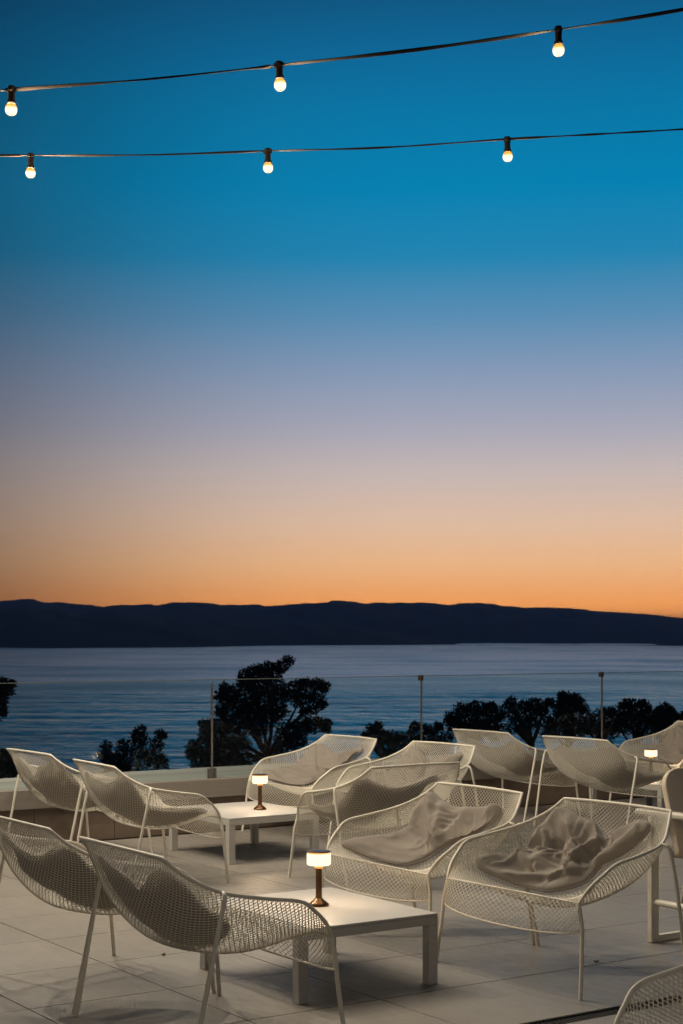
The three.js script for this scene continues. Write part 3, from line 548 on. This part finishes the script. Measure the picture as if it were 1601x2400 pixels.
// ------------------------------------------------------------------ dining armchair at the right edge
{
  const a = base('dining_armchair', uv(5.31, 5.22).toArray(), GA);   // local x along u, local z towards the camera side
  tag(a, 'cream flat-bar dining armchair with a woven back, cut by the right edge', 'armchair');
  const weave = texture(512, (i) => { const x = i % 512, y = Math.floor(i / 512), k = 0.62 + 0.38 * (Math.sin(x * 0.2454) * Math.sin(y * 0.2454) > 0 ? 1 : 0.35); return [k * 0.95, k * 0.9, k * 0.83]; }, true, [9, 9]);
  const sling = std({ color: rgb(0.92, 0.88, 0.82), roughness: 0.8, map: weave, bumpMap: weave, bumpScale: 0.001 });
  const w = 0.56, depth = 0.52;
  for (const x of [0, w]) {
    part('leg', box(0.05, 0.59, 0.03, x, 0.295, 0, 0.006), M.paint, a);
    part('leg', box(0.05, 0.59, 0.03, x, 0.295, depth, 0.006), M.paint, a);
    part('armrest', box(0.055, 0.03, depth + 0.16, x, 0.605, depth / 2 - 0.02, 0.012), M.paint, a);
    part('stretcher', new Tubes().add([V(x, 0.19, 0.015), V(x, 0.19, depth - 0.015)], 0.016, 12).build(), M.paint, a);
    const s = box(0.04, 0.52, 0.012, 0, 0, 0, 0.004); s.rotateX(0.24); s.translate(x + (x ? -0.045 : 0.045), 0.42, 0.2); part('back_support', s, M.paint, a);
  }
  part('sled_rail', box(w - 0.05, 0.034, 0.028, w / 2, 0.017, 0, 0.004), M.paint, a);
  part('sled_rail', box(w - 0.05, 0.034, 0.028, w / 2, 0.017, depth, 0.004), M.paint, a);
  part('seat', box(w - 0.1, 0.04, 0.46, w / 2, 0.42, 0.29, 0.012), sling, a);
  const sh = new THREE.Shape(), W = w / 2 - 0.035; sh.moveTo(-W, 0); sh.lineTo(-W + 0.015, 0.3); sh.quadraticCurveTo(-W + 0.025, 0.375, -W + 0.11, 0.385); sh.lineTo(W - 0.11, 0.385); sh.quadraticCurveTo(W - 0.025, 0.375, W - 0.015, 0.3); sh.lineTo(W, 0);
  const g = new THREE.ExtrudeGeometry(sh, { depth: 0.02, bevelEnabled: true, bevelSize: 0.006, bevelThickness: 0.006, bevelSegments: 2, curveSegments: 10 }); g.rotateX(-0.32); g.translate(w / 2, 0.43, 0.11);
  part('backrest', g, sling, a);
}

// ------------------------------------------------------------------ festoon lights overhead
function festoon(d, fit, bulbs, name, label, bulbInfo) {
  // fit: attachments of the cable in the photograph (x, y) at distance d
  const pts = fit.map(([x, y, dd]) => at(x, y, dd ?? d));
  const path = new THREE.CatmullRomCurve3(pts, false, 'catmullrom', 0.5), n = 420, q = path.getPoints(n), P = [], Nn = [], I = [], sides = 10, rnd = random(Math.round(d * 100));
  for (let k = 0; k <= n; k++) {                                  // flat twin cable, slowly twisting
    const tw = 1.1 * noise2(k * 0.03, d) + 1.2 * noise2(k * 0.011, d + 4), t = q[Math.min(n, k + 1)].clone().sub(q[Math.max(0, k - 1)]).normalize(), up = V(0, 1, 0).addScaledVector(t, -t.y).normalize(), s = t.clone().cross(up);
    for (let m = 0; m < sides; m++) {
      const a = m / sides * 2 * Math.PI, x = Math.cos(a) * 0.0095, y = Math.sin(a) * 0.0042, c = Math.cos(tw), e = Math.sin(tw), o = up.clone().multiplyScalar(x * e + y * c).addScaledVector(s, x * c - y * e);
      P.push(q[k].x + o.x, q[k].y + o.y, q[k].z + o.z); const w = up.clone().multiplyScalar(Math.cos(a) * 0.44 * e + Math.sin(a) * c).addScaledVector(s, Math.cos(a) * 0.44 * c - Math.sin(a) * e).normalize(); Nn.push(w.x, w.y, w.z);
      if (k) { const b = (k - 1) * sides, u = b + m, v = b + (m + 1) % sides; I.push(u, u + sides, v, v, u + sides, v + sides); }
    }
  }
  const c = top(name, geo(P, Nn, I), M.rubber); tag(c, label, 'cable');
  for (const [x, y, label2, tilt, cd] of bulbs) addBulb(at(x, y, d), label2, tilt, cd);
}
const bulbProto = (() => {
  const lathe = (pts, s = 28) => new THREE.LatheGeometry(pts.map(([r, y]) => new THREE.Vector2(r, y)), s);
  const b = new THREE.Group();
  part('socket', mergeGeometries([lathe([[0, 0.016], [0.016, 0.016], [0.0185, 0.012], [0.0185, -0.012], [0.0165, -0.02], [0.0165, -0.05], [0.0215, -0.056], [0.0215, -0.068], [0.0185, -0.07], [0, -0.07]]).toNonIndexed(), box(0.05, 0.022, 0.02, 0, 0, 0, 0.004)].map((g) => (g.deleteAttribute('uv'), g))), M.rubber, b);
  part('bulb_glass', lathe([[0.013, -0.066], [0.0165, -0.071], [0.0235, -0.078], [0.0275, -0.087], [0.0285, -0.096], [0.0275, -0.106], [0.0235, -0.115], [0.0165, -0.1215], [0.008, -0.1242], [0, -0.1245]]), M.bulb, b);
  return b;
})();
function addBulb(p, label, tilt = 0, cd = 1) {
  const b = bulbProto.clone(); b.name = numbered('festoon_bulb'); scene.add(b); b.position.copy(p); b.scale.setScalar(1.05); b.rotation.set(0.06 * Math.sin(p.x * 3), p.x, tilt);
  const l = new THREE.PointLight(LAMP, BULB_CD * cd, 0, 2); l.position.set(0, -0.096, 0); l.castShadow = true; l.shadow.radius = 1.4; b.add(l);
  tag(b, label, 'light bulb', 'lit festoon bulbs on the overhead cables');
}
const D1 = 7.8, D2 = 9.4, beyond = 'unseen lit festoon bulb farther left along its cable, lighting the terrace from the left';  // out-of-view bulbs, strength set to light chairs and floor from the left
const disp = (l) => l.map(([x, y, ...r]) => [x * 1.0211, y * 1.0211, ...r]);
festoon(D1, disp([[-2600, 60], [-1800, 190], [-1200, 226], [-600, 233], [0, 208], [26, 206], [330, 183], [600, 155], [640, 150], [960, 114], [1284, 68], [1568, 22], [1900, -45], [2520, -170], [3100, -330]]),
  disp([[26, 206, 'lit festoon bulb on the upper cable at the left edge', 0.1, 0.7], [640, 150, 'lit festoon bulb in the middle of the upper cable', 0.06, 0.5], [1281, 69, 'lit festoon bulb at the right end of the upper cable, highest in the picture', 0.03, 0.3], [-594, 233, beyond, 0, 0.8], ]),
  'festoon_cable', 'upper dark cable strung across the sky, climbing to the right');
festoon(D2, disp([[-2200, 170], [-1600, 270], [-1000, 335], [-480, 356], [0, 357], [70, 357], [340, 356], [614, 347], [880, 339], [1164, 320], [1360, 309], [1568, 297], [1710, 288], [2250, 240], [2800, 170]]),
  disp([[70, 359, 'lit festoon bulb on the lower cable near the left edge', 0.03, 1.8], [614, 348, 'lit festoon bulb in the middle of the lower cable', 0.03, 0.6], [1164, 321, 'lit festoon bulb on the right part of the lower cable', 0.05, 0.35], [-480, 356, beyond, 0, 2.3]]),
  'festoon_cable', 'lower dark cable strung nearly level across the sky');
// string out of view behind the camera, placed to light the camera-facing sides
{
  const t = new Tubes(), pts = []; for (let k = 0; k <= 40; k++) { const x = -8 + k * 0.4; pts.push(V(x, 3.9 + 0.004 * x * x, 1.2)); }
  tag(top('festoon_cable', t.add(pts, 0.0075, 8).build(), M.rubber), 'unseen dark festoon cable behind the camera', 'cable');
  for (const x of [-3.6, -2.2, -0.8, 0.6, 2.0]) addBulb(V(x, 3.9 + 0.004 * x * x, 1.2), 'unseen lit festoon bulb behind the camera, lighting the sides turned towards it', 0, 0.28);
}

// ------------------------------------------------------------------ dry leaves on the floor
for (const [x, y, r, label] of [[1397, 2256.5, 0.3, 'tiny dark dry leaf on the tile joint in front of the front right chair'], [383, 2240, 1.2, 'tiny dark dry leaf on the floor under the front left chairs']]) {
  const d = FOCAL * EYE / (y - HORIZON), q = at(x, y, d), s = new THREE.SphereGeometry(0.011, 10, 6); s.scale(1.3, 0.28, 0.7);
  const p = s.attributes.position; for (let i = 0; i < p.count; i++) p.setY(i, p.getY(i) + 0.006 * Math.abs(p.getX(i) / 0.014)); s.computeVertexNormals();
  const m = top('dry_leaf', s, M.bark); m.position.set(q.x, 0.0035, q.z); m.rotation.set(0, r, 0); tag(m, label, 'leaf');
}
scene.fog = new THREE.FogExp2(new THREE.Color(0.38, 0.58, 1), HAZE);
renderer.render(scene, camera);
